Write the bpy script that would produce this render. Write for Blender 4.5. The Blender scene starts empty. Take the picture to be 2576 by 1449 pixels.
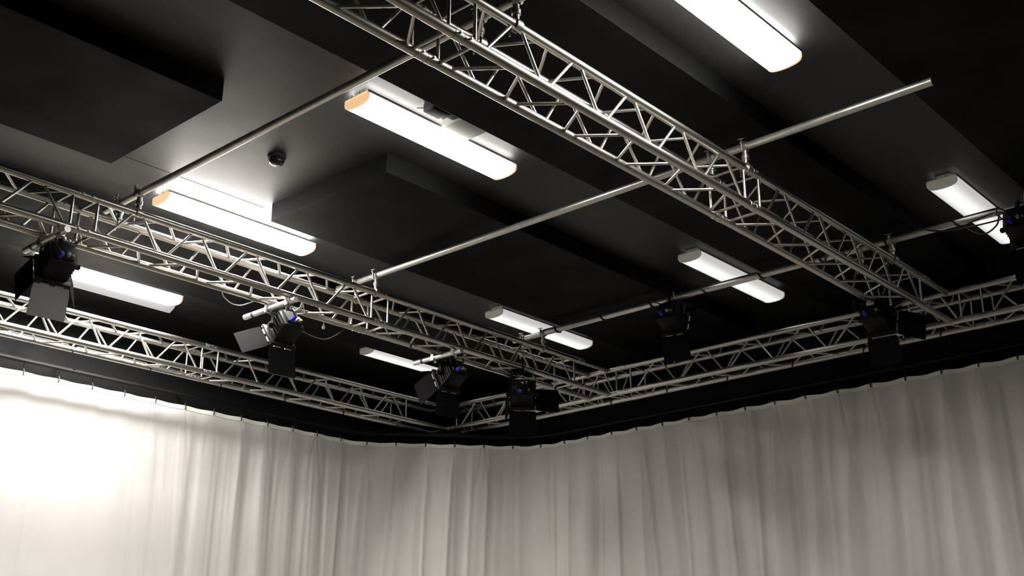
import bpy, bmesh, math, random
from mathutils import Vector, Matrix, noise
random.seed(7)
SC = bpy.context.scene
COL = SC.collection
PI = math.pi
EYE = 1.6                       # camera height above the floor
def W(x, y, z): return Vector((x, y, z + EYE))      # measured from the camera -> room

# ------------------------------------------------------------------ camera, world, exposure
F_PX, YAW, PITCH = 2904.4, 0.7314, 0.3478
cam = bpy.data.cameras.new('camera'); cam_ob = bpy.data.objects.new('camera', cam); COL.objects.link(cam_ob)
cam.sensor_width = 36.0; cam.lens = 36.0 * F_PX / 2576.0
cam.clip_start = 0.05
cam_ob.location = (0, 0, EYE)
cam_ob.rotation_euler = (PI / 2 + PITCH, 0, YAW - PI / 2)
SC.camera = cam_ob
world = bpy.data.worlds.new('world'); SC.world = world; world.use_nodes = True
world.node_tree.nodes['Background'].inputs[0].default_value = (0, 0, 0, 1)
world.node_tree.nodes['Background'].inputs[1].default_value = 0.0
vs = SC.view_settings
vs.view_transform = 'Standard'; vs.look = 'None'; vs.gamma = 1.0; vs.exposure = 0.0; vs.use_curve_mapping = False
LAMP_L = (24.0, 18.0, 58.0, 56.0)   # radiance of the four lit diffusers, front to curtain (old and new tubes)
LAMP_W = (58.0, 62.0, 116.0, 112.0)      # what their prismatic covers throw downwards, watts
LAMP_SPREAD = 156.0
LAMP_DIM = 0.95                 # the far row, turned down

# ------------------------------------------------------------------ materials
def mat(name, col, rough=0.5, metal=0.0, var=0.0, scale=8.0, bump=0.0, bscale=60.0, spec=0.5, stretch=(1, 1, 1), coat=0.0):
    m = bpy.data.materials.new(name); m.use_nodes = True
    nt = m.node_tree; b = nt.nodes['Principled BSDF']
    b.inputs['Base Color'].default_value = (*col, 1)
    b.inputs['Roughness'].default_value = rough
    b.inputs['Metallic'].default_value = metal
    b.inputs['Specular IOR Level'].default_value = spec
    b.inputs['Coat Weight'].default_value = coat
    tc = nt.nodes.new('ShaderNodeTexCoord'); mp = nt.nodes.new('ShaderNodeMapping')
    mp.inputs['Scale'].default_value = stretch
    nt.links.new(tc.outputs['Object'], mp.inputs['Vector'])
    if var:
        n = nt.nodes.new('ShaderNodeTexNoise'); n.inputs['Scale'].default_value = scale; n.inputs['Detail'].default_value = 5
        nt.links.new(mp.outputs['Vector'], n.inputs['Vector'])
        r = nt.nodes.new('ShaderNodeMapRange')
        r.inputs['From Min'].default_value = 0.3; r.inputs['From Max'].default_value = 0.7
        r.inputs['To Min'].default_value = 1 - var; r.inputs['To Max'].default_value = 1 + var
        nt.links.new(n.outputs['Fac'], r.inputs['Value'])
        mx = nt.nodes.new('ShaderNodeVectorMath'); mx.operation = 'SCALE'
        mx.inputs[0].default_value = col
        nt.links.new(r.outputs['Result'], mx.inputs['Scale'])
        nt.links.new(mx.outputs['Vector'], b.inputs['Base Color'])
        r2 = nt.nodes.new('ShaderNodeMapRange')
        r2.inputs['From Min'].default_value = 0.3; r2.inputs['From Max'].default_value = 0.7
        r2.inputs['To Min'].default_value = rough * (1 - var); r2.inputs['To Max'].default_value = min(1, rough * (1 + var))
        nt.links.new(n.outputs['Fac'], r2.inputs['Value']); nt.links.new(r2.outputs['Result'], b.inputs['Roughness'])
    if bump:
        n2 = nt.nodes.new('ShaderNodeTexNoise'); n2.inputs['Scale'].default_value = bscale; n2.inputs['Detail'].default_value = 4
        nt.links.new(mp.outputs['Vector'], n2.inputs['Vector'])
        bp = nt.nodes.new('ShaderNodeBump'); bp.inputs['Strength'].default_value = bump; bp.inputs['Distance'].default_value = 0.01
        nt.links.new(n2.outputs['Fac'], bp.inputs['Height']); nt.links.new(bp.outputs['Normal'], b.inputs['Normal'])
    return m
def lamp_mat(name, col, strength, edge=1.0, base=.84):
    m = bpy.data.materials.new(name); m.use_nodes = True
    nt = m.node_tree; b = nt.nodes['Principled BSDF']
    b.inputs['Base Color'].default_value = (base, base, base * .98, 1); b.inputs['Roughness'].default_value = 0.35 if base > .5 else 0.7
    b.inputs['Emission Color'].default_value = (*col, 1); b.inputs['Emission Strength'].default_value = strength
    if edge != 1.0:             # the tube sits over the middle of the diffuser: it glows less towards its long edges
        tc = nt.nodes.new('ShaderNodeTexCoord'); sp = nt.nodes.new('ShaderNodeSeparateXYZ')
        nt.links.new(tc.outputs['Object'], sp.inputs[0])
        a = nt.nodes.new('ShaderNodeMath'); a.operation = 'ABSOLUTE'; nt.links.new(sp.outputs['Y'], a.inputs[0])
        r = nt.nodes.new('ShaderNodeMapRange'); r.interpolation_type = 'SMOOTHSTEP'
        r.inputs['From Min'].default_value = 0.02; r.inputs['From Max'].default_value = 0.108
        r.inputs['To Min'].default_value = strength; r.inputs['To Max'].default_value = strength * edge
        nt.links.new(a.outputs[0], r.inputs['Value']); nt.links.new(r.outputs['Result'], b.inputs['Emission Strength'])
    return m

M = {}
M['black_paint'] = mat('black_semi_gloss_paint', (0.019, 0.019, 0.0188), 0.52, var=0.05, scale=3, bump=0.05, bscale=25, spec=0.55)
M['bulk'] = mat('black_matt_board', (0.0026, 0.0026, 0.0027), 0.66, var=0.10, scale=3, bump=0.05, bscale=25, spec=0.14)
M['black_matt'] = mat('black_matt_paint', (0.012, 0.012, 0.0125), 0.62, var=0.12, scale=4, bump=0.05, bscale=40, spec=0.3)
M['black_wall'] = mat('black_wall_paint', (0.007, 0.007, 0.007), 0.8, var=0.15, scale=3, bump=0.05, bscale=30, spec=0.2)
M['wall'] = mat('grey_wall_paint', (0.10, 0.097, 0.092), 0.8, var=0.05, scale=2, bump=0.03)
M['floor'] = mat('warm_grey_floor', (0.13, 0.115, 0.095), 0.55, var=0.08, scale=3, bump=0.03)
M['alu'] = mat('mill_aluminium', (0.56, 0.535, 0.49), 0.33, metal=1.0, var=0.10, scale=14, bump=0.03, bscale=90)
M['alu_brace'] = mat('brushed_aluminium_brace', (0.58, 0.555, 0.51), 0.37, metal=1.0, var=0.08, scale=6)
M['steel'] = mat('zinc_plated_steel', (0.60, 0.58, 0.54), 0.38, metal=0.95, var=0.15, scale=30)
M['pipe'] = mat('galvanised_pipe', (0.72, 0.70, 0.66), 0.40, metal=0.80, var=0.10, scale=10, bump=0.03, bscale=80)
M['fixture'] = mat('black_powder_coat', (0.008, 0.008, 0.0085), 0.55, var=0.12, scale=20, bump=0.04, bscale=200, spec=0.2)
M['leaf'] = mat('black_sheet_metal', (0.009, 0.0088, 0.009), 0.8, var=0.08, scale=10, bump=0.02, bscale=60, spec=0.0)
M['leaf_glare'] = mat('black_sheet_metal_painted_glare', (0.27, 0.26, 0.265), 0.6, var=0.08, scale=10, bump=0.02, bscale=60, spec=0.25)  # paler copy of the black leaf metal: glare on one barn door painted in
M['blue'] = mat('blue_power_connector', (0.06, 0.05, 0.75), 0.35, var=0.05)
M['grey_plastic'] = mat('pale_grey_connector', (0.45, 0.45, 0.44), 0.4, var=0.05)
M['yellow'] = mat('dull_yellow_plug', (0.42, 0.34, 0.05), 0.5, var=0.05)
M['rubber'] = mat('black_cable_rubber', (0.014, 0.014, 0.015), 0.5, var=0.10, scale=20)
M['white_metal'] = mat('white_enamel', (0.80, 0.79, 0.77), 0.35, var=0.03, scale=8)
M['rim'] = mat('grey_lamp_rim', (0.62, 0.63, 0.61), 0.5, var=0.04)
M['tag'] = mat('white_card_tag', (0.80, 0.80, 0.78), 0.6, var=0.04)
M['dark_box'] = mat('dark_grey_ballast', (0.04, 0.04, 0.042), 0.6, var=0.08, spec=0.1)
M['curtain'] = mat('white_cotton_curtain', (0.67, 0.645, 0.617), 0.9, var=0.03, scale=1.2, bump=0.05, bscale=220, spec=0.15)
M['tape'] = mat('curtain_heading_tape', (0.88, 0.87, 0.77), 0.85, var=0.03, scale=4, bump=0.04, bscale=150, spec=0.15)
for k in range(4): M['lit%d' % k] = lamp_mat('lit_diffuser', (1.0, 0.97, 0.935), LAMP_L[k])
M['dim'] = lamp_mat('dimmed_diffuser', (1.0, 0.985, 0.97), LAMP_DIM, edge=0.55)
M['dead'] = lamp_mat('dead_tube_diffuser_painted_glow', (1.0, 0.98, 0.98), 0.44, base=0.03)  # near-black base, with the neighbouring tubes' light put in as a weak glow
M['cap_lit'] = lamp_mat('glowing_end_cap', (1.0, 0.60, 0.30), 0.85)
M['cap_dim'] = lamp_mat('dimly_glowing_end_cap', (1.0, 0.92, 0.76), 0.10)
M['lens'] = mat('fresnel_lens', (0.10, 0.11, 0.12), 0.08, var=0.02)

m = bpy.data.materials.new('opal_plastic'); m.use_nodes = True; nt = m.node_tree; nt.nodes.remove(nt.nodes['Principled BSDF'])
a = nt.nodes.new('ShaderNodeBsdfDiffuse'); b = nt.nodes.new('ShaderNodeBsdfTranslucent'); x = nt.nodes.new('ShaderNodeMixShader')
a.inputs[0].default_value = (.6, .59, .56, 1); b.inputs[0].default_value = (.5, .49, .46, 1); x.inputs[0].default_value = .5
nt.links.new(a.outputs[0], x.inputs[1]); nt.links.new(b.outputs[0], x.inputs[2]); nt.links.new(x.outputs[0], nt.nodes['Material Output'].inputs[0]); M['opal'] = m

# ------------------------------------------------------------------ helpers
def link(name, me, m=None, parent=None, mw=None):
    o = bpy.data.objects.new(name, me); COL.objects.link(o)
    if m is not None and me is not None and not me.materials: me.materials.append(m)
    if parent is not None: o.parent = parent
    if mw is not None: o.matrix_local = mw
    return o
def mesh_of(bm, name, m=None, smooth=True):
    bmesh.ops.recalc_face_normals(bm, faces=bm.faces)
    me = bpy.data.meshes.new(name); bm.to_mesh(me); bm.free()
    if m is not None: me.materials.append(m)
    if smooth and len(me.polygons):
        me.polygons.foreach_set('use_smooth', [True] * len(me.polygons)); me.set_sharp_from_angle(angle=0.7)
    return me
def thing(name, label, cat, loc=(0, 0, 0), rotz=0, group=None):
    o = bpy.data.objects.new(name, None); COL.objects.link(o); o.empty_display_size = 0.1
    o.location = loc; o.rotation_euler = (0, 0, rotz)
    return tag(o, label, cat, group)
def tag(o, label, cat, group=None):
    o['label'] = label; o['category'] = cat
    if group: o['group'] = group
    return o
def struct(name, bm, m, parent=None):
    o = link(name, mesh_of(bm, name, m, smooth=False), None, parent)
    if parent is None: o['kind'] = 'structure'
    return o
def box(bm, x0, x1, y0, y1, z0, z1, bev=0.0, mx=None):
    r = bmesh.ops.create_cube(bm, size=1.0)
    vs_ = r['verts']
    for v in vs_:
        v.co = Vector(((x0 + x1) / 2 + v.co.x * (x1 - x0), (y0 + y1) / 2 + v.co.y * (y1 - y0), (z0 + z1) / 2 + v.co.z * (z1 - z0)))
    if bev:
        es = list({e for v in vs_ for e in v.link_edges})
        rb = bmesh.ops.bevel(bm, geom=es, offset=bev, segments=2, profile=0.6, affect='EDGES')
        vs_ = list({v for f in rb['faces'] for v in f.verts} | {v for v in vs_ if v.is_valid})
    if mx is not None:
        bmesh.ops.transform(bm, matrix=mx, verts=[v for v in vs_ if v.is_valid])
    return vs_
def frame_to(a, b):             # matrix whose Z runs from a to b, unit length along Z
    d = b - a
    q = d.to_track_quat('Z', 'Y').to_matrix().to_4x4()
    return Matrix.Translation(a) @ q, d.length
def cyl(bm, a, b, r, seg=14, r2=None, caps=True):
    a = Vector(a); b = Vector(b)
    mx, L = frame_to(a, b)
    n0 = len(bm.verts)
    bmesh.ops.create_cone(bm, cap_ends=caps, segments=seg, radius1=r, radius2=r if r2 is None else r2, depth=L,
                          matrix=mx @ Matrix.Translation((0, 0, L / 2)))
def tube(bm, pts, r, seg=8, closed=False):
    pts = [Vector(p) for p in pts]; n = len(pts); rings = []
    up = Vector((0, 0, 1)); prev = None
    for i, p in enumerate(pts):
        t = (pts[min(i + 1, n - 1)] - pts[max(i - 1, 0)])
        if closed: t = pts[(i + 1) % n] - pts[(i - 1) % n]
        t.normalize()
        if prev is None:
            s = t.cross(up)
            if s.length < 0.1: s = t.cross(Vector((1, 0, 0)))
        else:
            s = prev - t * prev.dot(t)
        s.normalize(); prev = s; q = t.cross(s)
        rings.append([bm.verts.new(p + (s * math.cos(2 * PI * k / seg) + q * math.sin(2 * PI * k / seg)) * r) for k in range(seg)])
    for i in range(n if closed else n - 1):
        A, B = rings[i], rings[(i + 1) % n]
        for k in range(seg): bm.faces.new((A[k], A[(k + 1) % seg], B[(k + 1) % seg], B[k]))
    if not closed:
        bm.faces.new(rings[0][::-1]); bm.faces.new(rings[-1])
def lathe(bm, prof, seg=24, mx=None):
    rings = []
    for r, z in prof:
        if r < 1e-5: rings.append([bm.verts.new((0, 0, z))])
        else: rings.append([bm.verts.new((r * math.cos(2 * PI * k / seg), r * math.sin(2 * PI * k / seg), z)) for k in range(seg)])
    for A, B in zip(rings, rings[1:]):
        for k in range(seg):
            k2 = (k + 1) % seg
            if len(A) == 1 and len(B) > 1: bm.faces.new((A[0], B[k], B[k2]))
            elif len(B) == 1 and len(A) > 1: bm.faces.new((A[k], A[k2], B[0]))
            elif len(A) > 1: bm.faces.new((A[k], A[k2], B[k2], B[k]))
    if mx is not None: bmesh.ops.transform(bm, matrix=mx, verts=[v for R in rings for v in R])
def prism(bm, poly, h0, h1, axes='xz', mx=None):
    # poly in two axes, extruded along the third
    def P(u, v, h): return Vector((u, h, v)) if axes == 'xz' else (Vector((u, v, h)) if axes == 'xy' else Vector((h, u, v)))
    A = [bm.verts.new(P(u, v, h0)) for u, v in poly]; B = [bm.verts.new(P(u, v, h1)) for u, v in poly]
    n = len(poly)
    bm.faces.new(A[::-1]); bm.faces.new(B)
    for i in range(n): bm.faces.new((A[i], A[(i + 1) % n], B[(i + 1) % n], B[i]))
    if mx is not None: bmesh.ops.transform(bm, matrix=mx, verts=A + B)

# ------------------------------------------------------------------ room shell
X0, X1, Y0, Y1 = -3.2, 9.62, -3.0, 9.62
ZC = 3.45; ZB = 3.31
def slab(name, *b, m=None):
    bm = bmesh.new(); box(bm, *b); return struct(name, bm, m)
slab('floor', X0 - .15, X1 + .15, Y0 - .15, Y1 + .15, -0.15, 0.0, m=M['floor'])
ceiling = slab('ceiling', X0 - .15, X1 + .15, Y0 - .15, Y1 + .15, ZC + EYE, ZC + EYE + .15, m=M['black_paint'])
slab('wall_left', X0, X1, Y1, Y1 + .15, 0, ZC + EYE, m=M['black_wall'])
slab('wall_right', X1, X1 + .15, Y0, Y1, 0, ZC + EYE, m=M['black_wall'])
slab('wall_near', X0, X1, Y0 - .15, Y0, 0, ZC + EYE, m=M['wall'])
slab('wall_back', X0 - .15, X0, Y0, Y1, 0, ZC + EYE, m=M['wall'])
# black boxed-in bulkheads under the ceiling, with the lamps in the slots between them
for (a, b, c, d) in ((X0, 3.297, 5.222, 6.455), (4.572, 9.25, 5.218, 6.455), (X0, 9.25, 3.036, 4.343),
                     (X0, 9.25, 0.93, 2.19), (X0, 9.25, 7.36, 8.30), (X0, 9.25, -1.15, 0.10)):
    bm = bmesh.new(); box(bm, a, b, c, d, ZB + EYE, ZC + EYE + .004, bev=0.004)
    struct('bulkhead', bm, M['bulk'], ceiling)
# butt joint between two ceiling boards beside the lit lamps
bm = bmesh.new(); box(bm, 2.6, 4.57, 6.556, 6.562, ZC + EYE - .0015, ZC + EYE + .003); struct('board_joint', bm, M['black_matt'], ceiling)

# ------------------------------------------------------------------ batten lamps
def lamp(name, x0, x1, yc, lit, label, cat='ceiling light', dead=False):
    zt = 3.412
    t = thing(name, label, cat, W((x0 + x1) / 2, yc, ZC), 0, 'batten lights under the black ceiling')
    L = (x1 - x0) / 2; z = lambda v: v - ZC
    bm = bmesh.new(); box(bm, -L + .03, L - .03, -.055, .055, z(zt) - .002, 0.0, bev=.003)
    link('tray', mesh_of(bm, 'tray', M['white_metal']), parent=t)
    hw = .104 if not dead else .078
    prof = [(-hw, z(zt)), (-hw, z(3.376))]
    for k in range(1, 12):
        a = PI * k / 12
        prof.append((-hw * .97 * math.cos(a), z(3.375) - .037 * math.sin(a) ** 0.65))
    prof += [(hw, z(3.376)), (hw, z(zt))]
    if not dead:
        bm = bmesh.new(); prism(bm, prof, -L + .012, L - .012, 'yz')
        link('diffuser', mesh_of(bm, 'diffuser', M['lit%d' % lit if lit is not None else 'dim']), parent=t)
    else:                       # wide twin-tube diffuser, the tube on the curtain side is dead
        bm = bmesh.new(); prism(bm, prof, -L + .012, L - .012, 'yz')
        link('diffuser', mesh_of(bm, 'diffuser', M['lit%d' % lit]), parent=t)
        p2 = [(hw + .005, z(zt)), (hw + .005, z(3.36)), (hw + .02, z(3.338)), (hw + .085, z(3.308)), (hw + .105, z(3.312)), (hw + .112, z(3.34)), (hw + .108, z(zt))]
        bm = bmesh.new(); prism(bm, p2, -L + .012, L + .03, 'yz')
        d = link('dark_diffuser', mesh_of(bm, 'dark_diffuser', M['dead']), parent=t); d['label'] = 'greyer half of the diffuser below its dead tube'
    bm = bmesh.new(); r = hw + .004
    for (a, b, c, d) in ((-L, L, -r, -hw + .004), (-L, L, hw - .004, r), (-L, -L + .01, -hw, hw), (L - .01, L, -hw, hw)): box(bm, a, b, c, d, z(zt) - .012, z(zt) + .005)
    link('rim', mesh_of(bm, 'rim', M['rim'], smooth=False), parent=t)
    cp = [(u * 1.02, v - (0.001 if v < z(zt) - .01 else -.001)) for u, v in prof]
    for s in (-1, 1):
        bm = bmesh.new(); prism(bm, cp, s * (L - .014), s * L, 'yz')
        link('end_cap', mesh_of(bm, 'end_cap', M['cap_lit' if lit is not None else 'cap_dim']), parent=t)
    if lit is not None:         # the prismatic cover throws most of the light downwards
        ld = bpy.data.lights.new('tube_light', 'AREA'); ld.shape = 'RECTANGLE'; ld.size = 2 * L - .04; ld.size_y = hw * (1.5 if not dead else 2.0)
        ld.energy = LAMP_W[lit]; ld.spread = math.radians(LAMP_SPREAD if not dead else 168); ld.color = (1.0, .97, .935)
        lo = bpy.data.objects.new('tube_light', ld); COL.objects.link(lo); lo.parent = t; lo.location = (0, 0, z(3.333))
    for s in (-1, 1):           # spring clips on the near end
        bm = bmesh.new(); cyl(bm, (-L - .004, s * .035, z(zt) - .004), (-L - .004, s * .035, z(zt) + .014), .003, 6)
        link('clip', mesh_of(bm, 'clip', M['steel']), parent=t)
    return t
RX0, RX1, SX0, SX1 = 3.892, 5.205, 7.325, 8.66
lamp('batten_light', RX0, RX1, 2.625, 0, 'bright batten light cut by the top edge, alone beyond the large front truss')
l1 = lamp('batten_light', RX0, RX1, 4.735, 1, 'bright batten light with an emergency gear box at its side')
lamp('batten_light', RX0, RX1, 6.835, 2, 'bright batten light just behind the middle truss, beside the smoke detector')
lamp('batten_light', RX0, RX1, 8.645, 3, 'bright batten light half white half grey, above the left curtain', dead=True)
lamp('batten_light', SX0, SX1, 2.615, None, 'dim batten light at the right edge behind a looped cable')
lamp('batten_light', SX0, SX1, 4.675, None, 'dim batten light crossed by the farthest pipe, left of the front truss end')
lamp('batten_light', SX0, SX1, 6.800, None, 'dim batten light behind the far clamp of the middle truss')
lamp('batten_light', SX0, SX1, 8.545, None, 'dim batten light partly hidden by a dark spotlight, farthest left of the dim row')
# emergency pack fixed along the second lamp
ox, oy = (RX0 + RX1) / 2, 4.735
bm = bmesh.new(); box(bm, 4.49 - ox, 4.72 - ox, 4.352 - oy, 4.620 - oy, 3.392 - ZC, 0, bev=.004)
g = link('gear_box', mesh_of(bm, 'gear_box', M['opal']), parent=l1); g['label'] = 'pale grey emergency gear box'
bm = bmesh.new(); box(bm, 4.27 - ox, 4.40 - ox, 4.47 - oy, 4.56 - oy, 3.39 - ZC, 0, bev=.012)
g = link('ballast', mesh_of(bm, 'ballast', M['dark_box']), parent=l1); g['label'] = 'dark rounded ballast'
bm = bmesh.new(); box(bm, 4.425 - ox, 4.485 - ox, 4.44 - oy, 4.52 - oy, 3.405 - ZC, 0, bev=.006)
link('terminal_block', mesh_of(bm, 'terminal_block', M['dark_box']), parent=l1)
bm = bmesh.new()
tube(bm, [(4.26 - ox, 4.60 - oy, -.02), (4.27 - ox, 4.55 - oy, -.035), (4.29 - ox, 4.50 - oy, -.03)], .004, 6)
tube(bm, [(4.39 - ox, 4.55 - oy, -.03), (4.41 - ox, 4.50 - oy, -.045), (4.44 - ox, 4.47 - oy, -.03)], .004, 6)
link('wire', mesh_of(bm, 'wire', M['rubber']), parent=l1)

# ------------------------------------------------------------------ smoke detector
t = thing('smoke_detector', 'small round black smoke detector on the ceiling above the middle truss', 'smoke detector', W(4.115, 5.80, ZC))
bm = bmesh.new(); lathe(bm, [(0.0000, .002), (0.0619, .002), (0.0619, -.016), (0.0568, -.022), (0.0000, -.022)], 32)
link('base', mesh_of(bm, 'base', M['dark_box']), parent=t)
bm = bmesh.new(); lathe(bm, [(0.0482, -.02), (0.0499, -.046), (0.0430, -.058), (0.0258, -.066), (0.0000, -.068)], 32)
link('sensor_head', mesh_of(bm, 'sensor_head', mat('glossy_black_plastic', (.012, .012, .013), .16)), parent=t)
bm = bmesh.new(); lathe(bm, [(0.0503, -.034), (0.0533, -.038), (0.0503, -.042)], 32)
link('vent_ring', mesh_of(bm, 'vent_ring', M['dark_box']), parent=t)

# ------------------------------------------------------------------ trusses
D = 0.24; RC = 0.0245; RB = 0.0090; ZT = 2.8345
def unit_cyl(name, m, seg):
    bm = bmesh.new(); cyl(bm, (0, 0, 0), (0, 0, 1), 1.0, seg); return mesh_of(bm, name, m)
ME_BRACE = unit_cyl('brace', M['alu_brace'], 10)
ME_CHORD = unit_cyl('chord', M['alu'], 20)
bm = bmesh.new()                # coupler: two collars, taper pins and their clips
for s in (-1, 1):
    cyl(bm, (0, 0, s * .004), (0, 0, s * .060), .0262, 18)
    cyl(bm, (-.036, 0, s * .034), (.040, 0, s * .034), .0055, 8)
    cyl(bm, (.036, -.006, s * .034), (.036, .012, s * .042), .003, 6)
cyl(bm, (0, 0, -.012), (0, 0, .012), .0215, 18)
ME_COUP = mesh_of(bm, 'coupler', M['steel'])
def rod(name, me, a, b, r, parent, inv):
    mx, L = frame_to(a, b)
    return link(name, me, None, parent, inv @ mx @ Matrix.Diagonal((r, r, L, 1)))
def truss(name, label, org, axis, side, spans, joints, flip=False, plain=()):
    """org: lower near chord at station 0; axis: run direction; side: direction of the lower far chord."""
    t = thing(name, label, 'truss', org, 0, 'box trusses of the lighting rig')
    inv = Matrix.Translation(-Vector(org))
    O = Vector(org); A = Vector(axis); S = Vector(side) * D; U = Vector((0, 0, D)); Z = Vector((0, 0, 0))
    M_, R_, L_, T_ = Z, U, S, S + U
    for i, (s0, s1) in enumerate(spans):
        for c in (M_, R_, L_, T_):
            rod('chord', ME_CHORD, O + c + A * s0, O + c + A * s1, RC, t, inv)
        if i in plain: continue
        def br(p, u, q, v): rod('brace', ME_BRACE, O + p + A * u, O + q + A * v, RB, t, inv)
        f0, f1 = s0 + .085, s1 - .085
        for f in (f0, f1):      # square end frames
            br(M_, f, R_, f); br(L_, f, T_, f); br(M_, f, L_, f); br(R_, f, T_, f)
        n = max(1, round((f1 - f0 - .06) / .508)); p = (f1 - f0 - .065) / n
        for (lo, hi) in ((M_, R_), (L_, M_), (T_, L_), (R_, T_)):
            for k in range(n):
                a = f0 + .062 + p * k
                br(lo, a, hi, a + p * .5 - .028)
                br(hi, a + p * .5 + .026, lo, a + p - .052 if k < n - 1 else f1 - .03)
    for j in joints:
        for c in (M_, R_, L_, T_):
            mx, _ = frame_to(O + c + A * j, O + c + A * (j + 1))
            link('coupler', ME_COUP, None, t, inv @ mx)
    return t
JX = (.685, 3.205, 5.725, 8.245)
def xs(o): return [(a, b) for a, b in zip(JX, JX[1:])] + [(8.245, o)]
truss('box_truss', 'large bright box truss crossing the top centre down to the right', W(0, 3.181, ZT), (1, 0, 0), (0, 1, 0), xs(8.675), JX[1:], plain=(3,))
truss('box_truss', 'middle box truss running from the left edge to the centre, carrying three spotlights', W(0, 6.541, ZT), (1, 0, 0), (0, 1, 0), xs(8.675), JX[1:], plain=(3,))
JX3 = (.62, 3.14, 5.66, 8.18)
truss('box_truss', 'lower left box truss close above the left white curtain', W(0, 8.765, ZT), (1, 0, 0), (0, 1, 0),
      [(a, b) for a, b in zip(JX3, JX3[1:])] + [(8.18, 8.675)], JX3[1:], plain=(3,))
# the cross truss at the far end: stations run along -Y from the corner over the left curtain
yo = 9.02
def st(y): return yo - y
sp = [(st(9.02), st(8.70)), (st(8.70), st(6.95)), (st(6.95), st(6.37)), (st(6.37), st(3.59)), (st(3.59), st(3.01)), (st(3.01), st(.49))]
truss('box_truss', 'far cross box truss above the right grey curtain', W(8.703, yo, ZT), (0, -1, 0), (1, 0, 0), sp,
      [st(8.70), st(6.95), st(6.37), st(3.59), st(3.01)], plain=(0,))
# ------------------------------------------------------------------ cross pipes and their swivel clamps
ZP = 3.222; RP = .0235
PIPES = [('nearest', 3.574, 6.985, 1.55), ('middle', 5.678, 7.015, 2.0), ('farthest', 7.717, 6.90, 2.17)]
lab = ['nearest cross pipe, rising from the middle truss to the front truss',
       'long middle cross pipe with a free end sticking out past the front truss',
       'farthest cross pipe, carrying a spotlight and wrapped with black cable']
for (w, x, ya, yb), lb in zip(PIPES, lab):
    bm = bmesh.new()
    prof = 22
    cyl(bm, (0, 0, 0), (0, yb - ya, 0), RP, prof, caps=False)
    cyl(bm, (0, 0, 0), (0, yb - ya, 0), RP - .004, prof, caps=False)
    for e in (0, yb - ya):      # open tube mouths
        a = [bm.verts.new((RP * math.cos(2 * PI * k / prof), e, RP * math.sin(2 * PI * k / prof))) for k in range(prof)]
        b = [bm.verts.new(((RP - .004) * math.cos(2 * PI * k / prof), e, (RP - .004) * math.sin(2 * PI * k / prof))) for k in range(prof)]
        for k in range(prof): bm.faces.new((a[k], a[(k + 1) % prof], b[(k + 1) % prof], b[k]))
    o = link('scaffold_pipe', mesh_of(bm, 'scaffold_pipe', M['pipe'])); o.location = W(x, ya, ZP)
    tag(o, lb, 'pipe', 'cross pipes clamped on the trusses')
# swivel clamp: local X along the chord, local Y along the pipe, origin on the chord axis
HZ = ZP - (ZT + D)
def clamp_meshes():
    ms = {}
    def shell(axis, cz, r):
        bm = bmesh.new()
        for a0, a1 in ((-1.15, 1.15), (2.0, 4.28)):
            n = 12; ring = []
            for k in range(n + 1):
                a = a0 + (a1 - a0) * k / n
                for rr in (r + .0015, r + .010):
                    for h in (-.020, .020):
                        u, v = rr * math.cos(a), rr * math.sin(a)
                        ring.append(bm.verts.new((h, u, cz + v) if axis == 'x' else (u, h, cz + v)))
            for k in range(n):
                q = ring[4 * k:4 * k + 8]
                for i0, i1 in ((0, 1), (1, 3), (3, 2), (2, 0)): bm.faces.new((q[i0], q[i1], q[i1 + 4], q[i0 + 4]))
            bm.faces.new((ring[0], ring[1], ring[3], ring[2])); bm.faces.new((ring[-4], ring[-2], ring[-1], ring[-3]))
        return mesh_of(bm, 'jaw', M['steel'])
    ms['jaw_x'] = shell('x', 0, RC); ms['jaw_y'] = shell('y', HZ, RP)
    bm = bmesh.new(); cyl(bm, (0, 0, RC + .008), (0, 0, HZ - RP - .008), .017, 14); cyl(bm, (0, 0, HZ / 2 - .012), (0, 0, HZ / 2 + .012), .024, 14)
    ms['swivel'] = mesh_of(bm, 'swivel', M['steel'])
    def eye(axis, cz, s, r):
        bm = bmesh.new()
        P = (lambda u, h, v: (h, u, cz + v)) if axis == 'x' else (lambda u, h, v: (u, h, cz + v))
        cyl(bm, P(s * (r + .017), 0, -.042), P(s * (r + .017), 0, .038), .0055, 8)
        cyl(bm, P(s * (r + .017), 0, .012), P(s * (r + .017), 0, .024), .0115, 6)
        cyl(bm, P(s * (r + .017), -.024, .036), P(s * (r + .017), .024, .042), .0045, 8)
        return mesh_of(bm, 'wing_bolt', M['steel'])
    ms['bolt_x'] = eye('x', 0, 1, RC); ms['bolt_y'] = eye('y', HZ, -1, RP)
    return ms
CM = clamp_meshes()
for (w, x, ya, yb) in PIPES:
    for tr, y0 in (('middle', 6.541), ('front', 3.181)):
        for side, dy in (('near', 0), ('rear', D)):
            t = thing('swivel_clamp', f'swivel clamp of the {w} cross pipe on the {side} top tube of the {tr} truss', 'clamp', W(x, y0 + dy, ZT + D), 0, 'swivel clamps where pipes cross trusses')
            for nm, k in (('jaw', 'jaw_x'), ('jaw', 'jaw_y'), ('swivel', 'swivel'), ('wing_bolt', 'bolt_x'), ('wing_bolt', 'bolt_y')):
                link(nm, CM[k], None, t)

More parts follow.
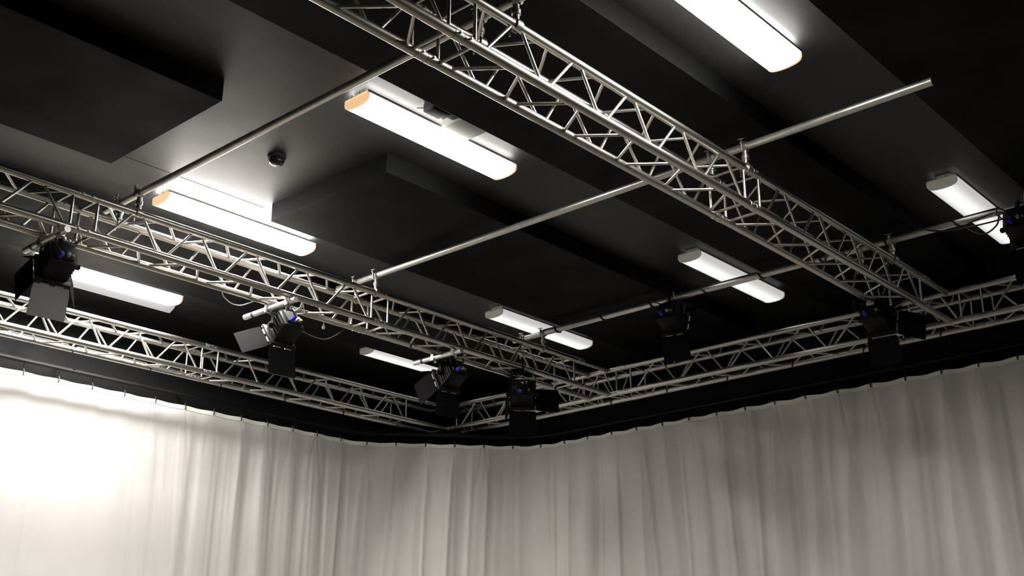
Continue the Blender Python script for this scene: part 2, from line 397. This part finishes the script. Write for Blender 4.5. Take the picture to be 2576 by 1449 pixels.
# ------------------------------------------------------------------ spotlights
def fixture(label, clamp_at, az, tilt, drop, boom=None, leaves=(55, 55, 56, 52), tagged=None, size=.18, tlen=.19, pale=None):
    """az: compass of the beam (0 = +X); local +Y is the beam once turned; leaves = opening of top, left, bottom, right flap."""
    t = thing('spotlight', label, 'spotlight', clamp_at, az - PI / 2, 'black spotlights with barn doors')
    T = Matrix.Translation((0, 0, -drop)) @ Matrix.Rotation(-tilt, 4, 'X')
    h = size / 2
    if boom is not None:        # the boom is its own pipe; clamp hooks over it
        pass
    bm = bmesh.new()            # hook clamp
    pts = [(0, .030 * math.cos(a), .030 * math.sin(a)) for a in [x * PI / 10 - .5 for x in range(0, 14)]]
    tube(bm, pts + [(0, -.030, -.03), (0, 0, -.042), (0, 0, -.058)], .011, 8)
    cyl(bm, (0, .02, -.01), (0, .075, -.02), .006, 8); cyl(bm, (-.022, .075, -.02), (.022, .075, -.02), .005, 6)
    link('hook_clamp', mesh_of(bm, 'hook_clamp', M['fixture']), parent=t)
    bm = bmesh.new()            # yoke
    w = h + .022; ytop = -.058
    pts = [(-w, 0, -drop), (-w, 0, ytop - .02), (-w + .02, 0, ytop), (w - .02, 0, ytop), (w, 0, ytop - .02), (w, 0, -drop)]
    for a, b in zip(pts, pts[1:]):
        a = Vector(a); b = Vector(b); d = (b - a).normalized(); n = Vector((0, 1, 0)).cross(d)
        vs_ = [bm.verts.new(p + s * n * .0035 + q * Vector((0, .017, 0))) for p in (a, b) for s in (-1, 1) for q in (-1, 1)]
        for f in ((0, 1, 3, 2), (4, 6, 7, 5), (0, 4, 5, 1), (2, 3, 7, 6), (0, 2, 6, 4), (1, 5, 7, 3)): bm.faces.new([vs_[i] for i in f])
    link('yoke', mesh_of(bm, 'yoke', M['fixture']), parent=t)
    for s in (-1, 1):
        bm = bmesh.new(); cyl(bm, (s * (w - .004), 0, -drop), (s * (w + .03), 0, -drop), .019, 12); cyl(bm, (s * (w + .03), 0, -drop), (s * (w + .036), 0, -drop), .012, 12)
        link('tilt_knob', mesh_of(bm, 'tilt_knob', M['fixture']), parent=t)
    bm = bmesh.new()            # housing with cooling ribs
    box(bm, -h, h, -tlen * .55, tlen * .40, -h, h, bev=.022, mx=T)
    for k in range(5):
        y = -tlen * .45 + k * .026
        box(bm, -h - .008, h + .008, y, y + .010, -h * .8, h * .8, bev=.002, mx=T)
        box(bm, -h * .8, h * .8, y, y + .010, h - .002, h + .008, bev=.002, mx=T)
    box(bm, -h * .7, h * .7, -tlen * .55 - .02, -tlen * .5, -h * .75, h * .75, bev=.012, mx=T)
    link('housing', mesh_of(bm, 'housing', M['fixture']), parent=t)
    bm = bmesh.new()            # rear panel sockets
    yb = -tlen * .55 - .02
    cyl(bm, T @ Vector((-.030, yb + .012, -.052)), T @ Vector((-.030, yb - .030, -.066)), .0165, 14)
    cyl(bm, T @ Vector((-.030, yb - .030, -.066)), T @ Vector((-.030, yb - .044, -.071)), .012, 12)
    o = link('power_plug', mesh_of(bm, 'power_plug', M['blue']), parent=t); o['label'] = 'blue power plug'
    bm = bmesh.new(); cyl(bm, T @ Vector((.022, yb + .004, -.040)), T @ Vector((.022, yb - .026, -.046)), .012, 12)
    link('data_socket', mesh_of(bm, 'data_socket', M['grey_plastic'] if tagged is None else M['fixture']), parent=t)
    bm = bmesh.new(); cyl(bm, T @ Vector((.052, yb + .004, -.04)), T @ Vector((.052, yb - .016, -.043)), .009, 10)
    o = link('data_plug', mesh_of(bm, 'data_plug', M['yellow']), parent=t); o['label'] = 'dull yellow data plug'
    bm = bmesh.new()            # mains lead from the plug up to the hook
    p0 = T @ Vector((-.030, yb - .042, -.070))
    tube(bm, [p0, p0 + Vector((-.02, -.03, -.01)), p0 + Vector((-.06, -.03, .04)), p0 + Vector((-.06, -.01, .10)), (-.03, -.04, -.06), (-.01, -.02, .03)], .0045, 6)
    link('lead', mesh_of(bm, 'lead', M['rubber']), parent=t)
    bm = bmesh.new()            # steel safety wire
    q0 = T @ Vector((h * .7, yb + .01, h * .7))
    tube(bm, [q0, q0 + Vector((.03, -.06, .0)), q0 + Vector((.02, -.05, .07)), (.045, -.05, -.03), (.03, .0, .034), (.015, .035, .0)], .003, 6)
    link('safety_wire', mesh_of(bm, 'safety_wire', M['steel']), parent=t)
    yf = tlen * .40
    bm = bmesh.new()            # accessory frame around the lens
    r0, r1 = h * .80, h + .022
    for (a, b, c, d) in ((-r1, r1, r0, r1), (-r1, r1, -r1, -r0), (-r1, -r0, -r0, r0), (r0, r1, -r0, r0)):
        box(bm, a, b, yf - .004, yf + .022, c, d, bev=.003, mx=T)
    link('accessory_frame', mesh_of(bm, 'accessory_frame', M['fixture']), parent=t)
    bm = bmesh.new(); lathe(bm, [(h * .82, 0), (h * .8, .012), (h * .5, .022), (0, .028)], 28, mx=T @ Matrix.Translation((0, yf + .004, 0)) @ Matrix.Rotation(-PI / 2, 4, 'X'))
    link('lens', mesh_of(bm, 'lens', M['lens']), parent=t)
    # barn doors, hinged on the frame's four edges
    for k, op in enumerate(leaves):
        if op is None: continue
        rot = (0, PI / 2, PI, -PI / 2)[k]
        H = T @ Matrix.Rotation(-rot, 4, 'Y') @ Matrix.Translation((0, yf + .022, r1)) @ Matrix.Rotation(-math.radians(90 - op), 4, 'X')
        wd, le = (r1 * 1.04, .215) if k % 2 == 0 else (r1, .21)
        bm = bmesh.new()
        poly = [(-wd * .96, .006), (wd * .96, .006), (wd * 1.02, .05), (wd * 1.04, le - .012), (wd * .98, le), (-wd * .98, le), (-wd * 1.04, le - .012), (-wd * 1.02, .05)]
        prism(bm, poly, -.0012, .0012, 'xz', mx=H)
        leaf = link('barn_door', mesh_of(bm, 'barn_door', M['leaf_glare' if k == pale else 'leaf'], smooth=False), parent=t)
        for s0, s1 in ((-.62, -.18), (.16, .66)):
            bm = bmesh.new(); cyl(bm, H @ Vector((wd * s0, 0, 0)), H @ Vector((wd * s1, 0, 0)), .0062, 8)
            hg = link('hinge', mesh_of(bm, 'hinge', M['steel']), parent=leaf)
    if tagged:
        bm = bmesh.new()
        if tagged == 'plate':
            box(bm, -.030, .030, yb - .0035, yb - .001, .018, .050, bev=.002, mx=T)
        else:                   # two worn white digits stuck on the back
            segs = {'4': [((-.5, .1), (-.05, 1)), ((-.5, .1), (.5, .1)), ((.25, -1), (.25, 1))], '7': [((-.5, 1), (.5, 1)), ((.5, 1), (-.1, -1))]}
            for i, ch in enumerate('47'):
                for (a, b) in segs[ch]:
                    pa = Vector((.012 + (i - .5) * .034 + a[0] * .022, yb - .002, .034 + a[1] * .014)); pb = Vector((.012 + (i - .5) * .034 + b[0] * .022, yb - .002, .034 + b[1] * .014))
                    cyl(bm, T @ pa, T @ pb, .003, 6)
        o = link('number_tag', mesh_of(bm, 'number_tag', M['tag'], smooth=False), parent=t); o['label'] = 'white number tag on the back'
    return t
def boom(x, ya, yb, z, label):
    bm = bmesh.new(); cyl(bm, (0, 0, 0), (0, yb - ya, 0), .0215, 18)
    t = thing('boom_arm', label, 'boom arm', W(x, ya, z), 0, 'short boom arms under the middle truss')
    link('pipe', mesh_of(bm, 'pipe', M['pipe']), parent=t)
    for y in (6.541, 6.781):
        bm = bmesh.new()
        box(bm, -.022, .022, y - ya - .020, y - ya + .020, -.026, .030, bev=.004)
        cyl(bm, (.03, y - ya, -.03), (.03, y - ya, .05), .006, 8); cyl(bm, (.03, y - ya, -.036), (.03, y - ya, -.022), .012, 6)
        link('half_clamp', mesh_of(bm, 'half_clamp', M['steel']), parent=t)
    bm = bmesh.new(); cyl(bm, (0, yb - ya - .12, 0), (0, yb - ya - .095, 0), .0228, 18)
    link('tape_band', mesh_of(bm, 'tape_band', M['rubber']), parent=t)
    return t
ZBM = ZT - .0245 - .030
d2 = math.radians
boom(3.07, 6.45, 7.00, ZBM, 'short boom arm under the middle truss at far left, above the glare-lit barn door')
boom(4.84, 6.45, 7.07, ZBM, 'bright short boom arm poking out left below the middle truss')
boom(6.56, 6.45, 7.02, ZBM, 'short boom arm under the middle truss in front of a dim lamp')
OP = (55, 12, 56, 52)
fixture('black spotlight at the far left, its glare-lit barn door before the left truss', W(3.19, 6.781, ZT), d2(82), d2(25), .16, leaves=(40, 12, 56, 30), pale=2)
fixture('black spotlight below the middle truss with a tilted grey barn door on its left', W(5.00, 6.781, ZT), d2(88), d2(38), .17, leaves=(40, 54, 56, 15))
fixture('dark spotlight hanging before the end of the far left dim lamp', W(6.77, 6.781, ZT), d2(80), d2(30), .16, leaves=(40, 15, 56, 30))
fixture('black spotlight with number tag under the middle truss, near the curtain corner', W(7.43, 6.541, ZT), d2(42), d2(18), .24, leaves=(55, 12, 60, 84), tagged='digits')
fixture('black spotlight hanging from the farthest pipe between two dim lamps', W(7.717, 5.13, ZP), d2(10), d2(24), .16, leaves=OP)
fixture('black spotlight with white plate at the far end of the front truss', W(7.88, 3.421, ZT), d2(2), d2(22), .11, leaves=OP, tagged='plate')
fixture('black spotlight cut off by the right edge, under the farthest pipe', W(7.717, 2.255, ZP), d2(0), d2(22), .14, leaves=OP)

# ------------------------------------------------------------------ curtain on its track
ZTOP = 2.634
path = [Vector((1.2, 9.274)), Vector((7.66, 9.274))]
def arc(p0, p1, p2, n):         # rounded bend
    return [p0 * (1 - u) ** 2 + p1 * 2 * u * (1 - u) + p2 * u * u for u in [k / n for k in range(1, n + 1)]]
path += arc(Vector((7.66, 9.274)), Vector((7.86, 9.274)), Vector((8.03, 9.14)), 6)
path += [Vector((9.06, 8.245))]
path += arc(Vector((9.06, 8.245)), Vector((9.3065, 8.03)), Vector((9.3065, 7.72)), 6)
path += [Vector((9.3065, .8))]
cum = [0]
for a, b in zip(path, path[1:]): cum.append(cum[-1] + (b - a).length)
TOTAL = cum[-1]
def at(s):
    s = max(0, min(TOTAL - 1e-6, s))
    for i in range(len(path) - 1):
        if s <= cum[i + 1]:
            u = (s - cum[i]) / (cum[i + 1] - cum[i]); p = path[i].lerp(path[i + 1], u)
            d = (path[i + 1] - path[i]).normalized(); return p, d
    return path[-1], d
HOOK = 0.3125
S_LEFT = 4.206 - 1.2            # a hook is here
hooks = [S_LEFT + HOOK * k for k in range(-9, 40) if 0 < S_LEFT + HOOK * k < TOTAL]
def nz(x, y, k=0): return noise.noise(Vector((x, y, 17.3 * k)))
def fold(s, d):
    """depth of the cloth towards the room at path length s, d below the top"""
    grow = 1 - math.exp(-d / .35)
    ph = (s - S_LEFT) / HOOK
    sl = s + .10 * d * nz(s * .9, .3, 1) + .03 * d * nz(s * 4.1, d * .5, 2)       # folds lean a little
    q = (sl - S_LEFT) / HOOK
    amp = .55 + .9 * nz(sl * .8, 0, 3)
    flat = .35 + .65 * min(1, max(0, (s - 3.6) / 1.8))                              # the left end is pulled flatter
    f = .021 * amp * math.cos(2 * PI * q + 1.2 * nz(sl * 1.3, 0, 4))
    f += .017 * nz(sl * 5.5, d * .25, 5) + .009 * nz(sl * 12, d * .35, 6) + .004 * nz(sl * 27, d * .5, 9)
    f += .026 * nz(sl * 1.6, d * .12, 7)
    for fr, kk in ((2.3, 11), (3.7, 12)):                                          # a few sharper creases
        f += .021 * max(0.0, 1 - abs(nz(sl * fr, d * .10, kk)) * 7.0) ** 1.5 * (.6 + .8 * nz(sl * .7, 3, kk))
    pin = .006 * math.cos(2 * PI * ph) * math.exp(-d / .2)
    # small pleats that radiate from every hook and die out
    c = ph - round(ph)
    u = c * HOOK / (.02 + .28 * d)
    rad = -.014 * math.exp(-d / .45) * (math.exp(-(u - .5) ** 2 / .02) * (.5 + nz(round(ph), 0, 8)) + math.exp(-(u + .55) ** 2 / .02) * (.5 + nz(round(ph), 5, 8)))
    return flat * (grow * f + rad) + pin
nx = int(TOTAL / .0135)
rows = [0, .006, .016, .03, .045, .06, .08, .10, .125, .15, .18, .215, .25, .29, .33, .38, .43, .49, .55, .62, .70, .78, .87, .96, 1.06, 1.17, 1.28, 1.40, 1.53, 1.67, 1.85, 2.1, 2.5, 3.0, 3.6, 4.2]
bm = bmesh.new(); grid = []
for i in range(nx + 1):
    s = TOTAL * i / nx; p, dr = at(s)
    pa, _ = at(s - .05); pb, _ = at(s + .05); dd = (pb - pa).normalized()
    nrm = Vector((dd.y, -dd.x))                                                    # into the room
    ph = (s - S_LEFT) / HOOK; sag = .5 - .5 * math.cos(2 * PI * ph)
    k = .003 + .007 * min(1, max(0, (s - 6.5) / 2))
    colv = []
    for d in rows:
        z = ZTOP - d - sag * k * math.exp(-d / .12)
        o = p + nrm * fold(s, d)
        colv.append(bm.verts.new(W(o.x, o.y, z)))
    grid.append(colv)
for A, B in zip(grid, grid[1:]):
    for j in range(len(rows) - 1): bm.faces.new((A[j], B[j], B[j + 1], A[j + 1]))
me = mesh_of(bm, 'cloth', M['curtain'], smooth=False); me.polygons.foreach_set('use_smooth', [True] * len(me.polygons))
cur = thing('curtain', 'long white studio curtain hanging along both far walls and round the corner', 'curtain', W(0, 0, ZTOP))
cinv = Matrix.Translation(-W(0, 0, ZTOP))
link('cloth', me, None, cur, cinv)
bm = bmesh.new()                # heading tape: two faces a few millimetres proud of the cloth
for off, rev in ((.0035, False), (-.0035, True)):
    prev = None
    for i in range(nx + 1):
        s = TOTAL * i / nx; p, _ = at(s); pa, _ = at(s - .05); pb, _ = at(s + .05); dd = (pb - pa).normalized(); nrm = Vector((dd.y, -dd.x))
        ph = (s - S_LEFT) / HOOK; sag = .5 - .5 * math.cos(2 * PI * ph); k = .003 + .007 * min(1, max(0, (s - 6.5) / 2))
        c = []
        for d in (-.002, .016, .037):
            o = p + nrm * (fold(s, max(d, 0)) + off)
            c.append(bm.verts.new(W(o.x, o.y, ZTOP - d - sag * k * math.exp(-d / .12))))
        if prev:
            for j in range(2): bm.faces.new((prev[j], c[j], c[j + 1], prev[j + 1]))
        prev = c
me = mesh_of(bm, 'heading_tape', M['tape'], smooth=False); me.polygons.foreach_set('use_smooth', [True] * len(me.polygons))
o = link('heading_tape', me, None, cur, cinv); o['label'] = 'pale heading tape along the top hem'
bm = bmesh.new()                # tie: short black cord looped through an eyelet
tube(bm, [(0, .004, -.026), (0, .010, -.018), (0, .009, .0), (.004, .004, .022), (0, -.002, .030), (-.004, -.006, .022), (0, -.010, .0), (0, -.008, -.018)], .0055, 6, closed=True)
ME_TIE = mesh_of(bm, 'tie', M['rubber'])
for s in hooks:
    p, dd = at(s); ang = math.atan2(dd.y, dd.x)
    nrm = Vector((dd.y, -dd.x)); o = p + nrm * (fold(s, 0.0) + .002)
    link('tie', ME_TIE, None, cur, cinv @ Matrix.Translation(W(o.x, o.y, ZTOP - .002)) @ Matrix.Rotation(ang + PI, 4, 'Z'))
# the black track: twin rails over the curtain
tr = thing('curtain_track', 'black double curtain rail above the white curtain along both walls', 'curtain rail', W(0, 0, 2.72))
for off, z in ((-.03, .028), (.03, .0)):
    bm = bmesh.new(); pts = []
    for i in range(0, 161):
        s = TOTAL * i / 160; p, dd = at(s); nrm = Vector((dd.y, -dd.x)); q = p + nrm * off; pts.append((q.x, q.y, z))
    tube(bm, pts, .014, 8); link('rail', mesh_of(bm, 'rail', M['fixture']), parent=tr)
for s in [1.0 + 1.22 * k for k in range(12)]:
    if s > TOTAL: break
    p, dd = at(s); nrm = Vector((dd.y, -dd.x)); bm = bmesh.new()
    a = p - nrm * .05; b = p + nrm * .045
    cyl(bm, (a.x, a.y, .02), (b.x, b.y, .02), .007, 8)
    q = p - nrm * (.05); cyl(bm, (q.x, q.y, .02), (q.x - nrm.x * .27, q.y - nrm.y * .27, .10), .009, 8)
    link('bracket', mesh_of(bm, 'bracket', M['fixture']), parent=tr)
bm = bmesh.new(); cyl(bm, (0, 0, -.052), (0, 0, .0), .0022, 5); ME_CORD = mesh_of(bm, 'cord', M['rubber'])
for s in hooks:                 # a hanging cord from the rail to each tie
    p, dd = at(s); link('cord', ME_CORD, None, tr, Matrix.Translation((p.x, p.y, 0)))

# ------------------------------------------------------------------ cables
def cable(name, label, pts, r, m, group=None):
    bm = bmesh.new(); tube(bm, pts, r, 7)
    o = link(name, mesh_of(bm, name, m)); tag(o, label, 'cable', group); return o
def smooth_pts(P, n=8):         # Catmull-Rom
    P = [Vector(p) for p in P]; out = []
    Q = [P[0] * 2 - P[1]] + P + [P[-1] * 2 - P[-2]]
    for i in range(1, len(Q) - 2):
        a, b, c, d = Q[i - 1:i + 3]
        for k in range(n):
            u = k / n; out.append(.5 * (2 * b + (c - a) * u + (2 * a - 5 * b + 4 * c - d) * u * u + (3 * b - a - 3 * c + d) * u ** 3))
    return out + [P[-1]]
# cable lying on the farthest pipe with a wrap every so often
pts = []; y = 6.55
while y > 2.36:
    wrap = (y * 1.9) % 1.0 < .16
    a = ((y * 1.9) % 1.0) / .16 * 2 * PI if wrap else 0.0
    pts.append(W(7.717 + (RP + .007) * math.sin(a), y, ZP + (RP + .007) * math.cos(a))); y -= .0125 if wrap else .03
cable('power_cable', 'black cable laid along and wrapped round the farthest cross pipe', pts, .007, M['rubber'])
cable('power_cable', 'black cable slung in loops before the right edge dim lamp', smooth_pts([W(7.70, 2.95, 3.25), W(7.69, 2.85, 3.20), W(7.68, 2.72, 3.165), W(7.68, 2.5, 3.15), W(7.69, 2.34, 3.16),
      W(7.70, 2.40, 3.215), W(7.69, 2.52, 3.20), W(7.68, 2.62, 3.165), W(7.69, 2.52, 3.08), W(7.70, 2.42, 3.12), W(7.71, 2.39, 3.20)]), .006, M['rubber'])
cable('power_cable', 'thin pale wire drooping below the middle truss left of its second spotlight', smooth_pts([W(4.42, 6.76, 2.84), W(4.45, 6.80, 2.795), W(4.52, 6.80, 2.752), W(4.60, 6.80, 2.752), W(4.67, 6.80, 2.785), W(4.73, 6.78, 2.825)]), .0045, M['grey_plastic'])
cable('power_cable', 'dark cable hanging in a loop right of the second spotlight', smooth_pts([W(5.06, 6.80, 2.80), W(5.12, 6.83, 2.75), W(5.24, 6.84, 2.70), W(5.40, 6.83, 2.685), W(5.50, 6.81, 2.73), W(5.58, 6.79, 2.80)]), .006, M['rubber'])
pts = []; x = 1.2               # cable taped along the lowest tube of the left truss
while x < 8.3:
    wrap = (x * 1.35) % 1.0 < .10
    a = ((x * 1.35) % 1.0) / .10 * 2 * PI if wrap else 0.0
    pts.append(W(x, 8.765 + D - (RC + .007) * math.sin(a), ZT + (RC + .007) * math.cos(a))); x += .012 if wrap else .04
cable('power_cable', 'black cable wound along the bottom tube of the left truss', pts, .006, M['rubber'])
pts = []; x = 5.9
while x < 8.5:
    wrap = (x * 1.6) % 1.0 < .12
    a = ((x * 1.6) % 1.0) / .12 * 2 * PI if wrap else 0.0
    pts.append(W(x, 6.541 + D - (RC + .007) * math.sin(a), ZT + (RC + .007) * math.cos(a))); x += .012 if wrap else .04
cable('power_cable', 'black cable wound along the far half of the middle truss', pts, .006, M['rubber'])
pts = []; y = 7.0
while y > .8:
    wrap = (y * 1.5) % 1.0 < .12
    a = ((y * 1.5) % 1.0) / .12 * 2 * PI if wrap else 0.0
    pts.append(W(8.703 + D - (RC + .007) * math.sin(a), y, ZT + (RC + .007) * math.cos(a))); y -= .012 if wrap else .04
cable('power_cable', 'black cable wound along the bottom tube of the far cross truss', pts, .006, M['rubber'])
# little white tag dangling from the middle truss
t = thing('hanging_tag', 'tiny white tag dangling below the middle truss', 'tag', W(5.37, 6.785, ZT - .025))
bm = bmesh.new(); lathe(bm, [(0, -.062), (.011, -.054), (.013, -.042), (.008, -.028), (.003, -.014), (0, -.012)], 14)
link('card', mesh_of(bm, 'card', M['tag']), parent=t)
bm = bmesh.new(); cyl(bm, (0, 0, -.016), (0, 0, .004), .0018, 6); link('string', mesh_of(bm, 'string', M['tag']), parent=t)
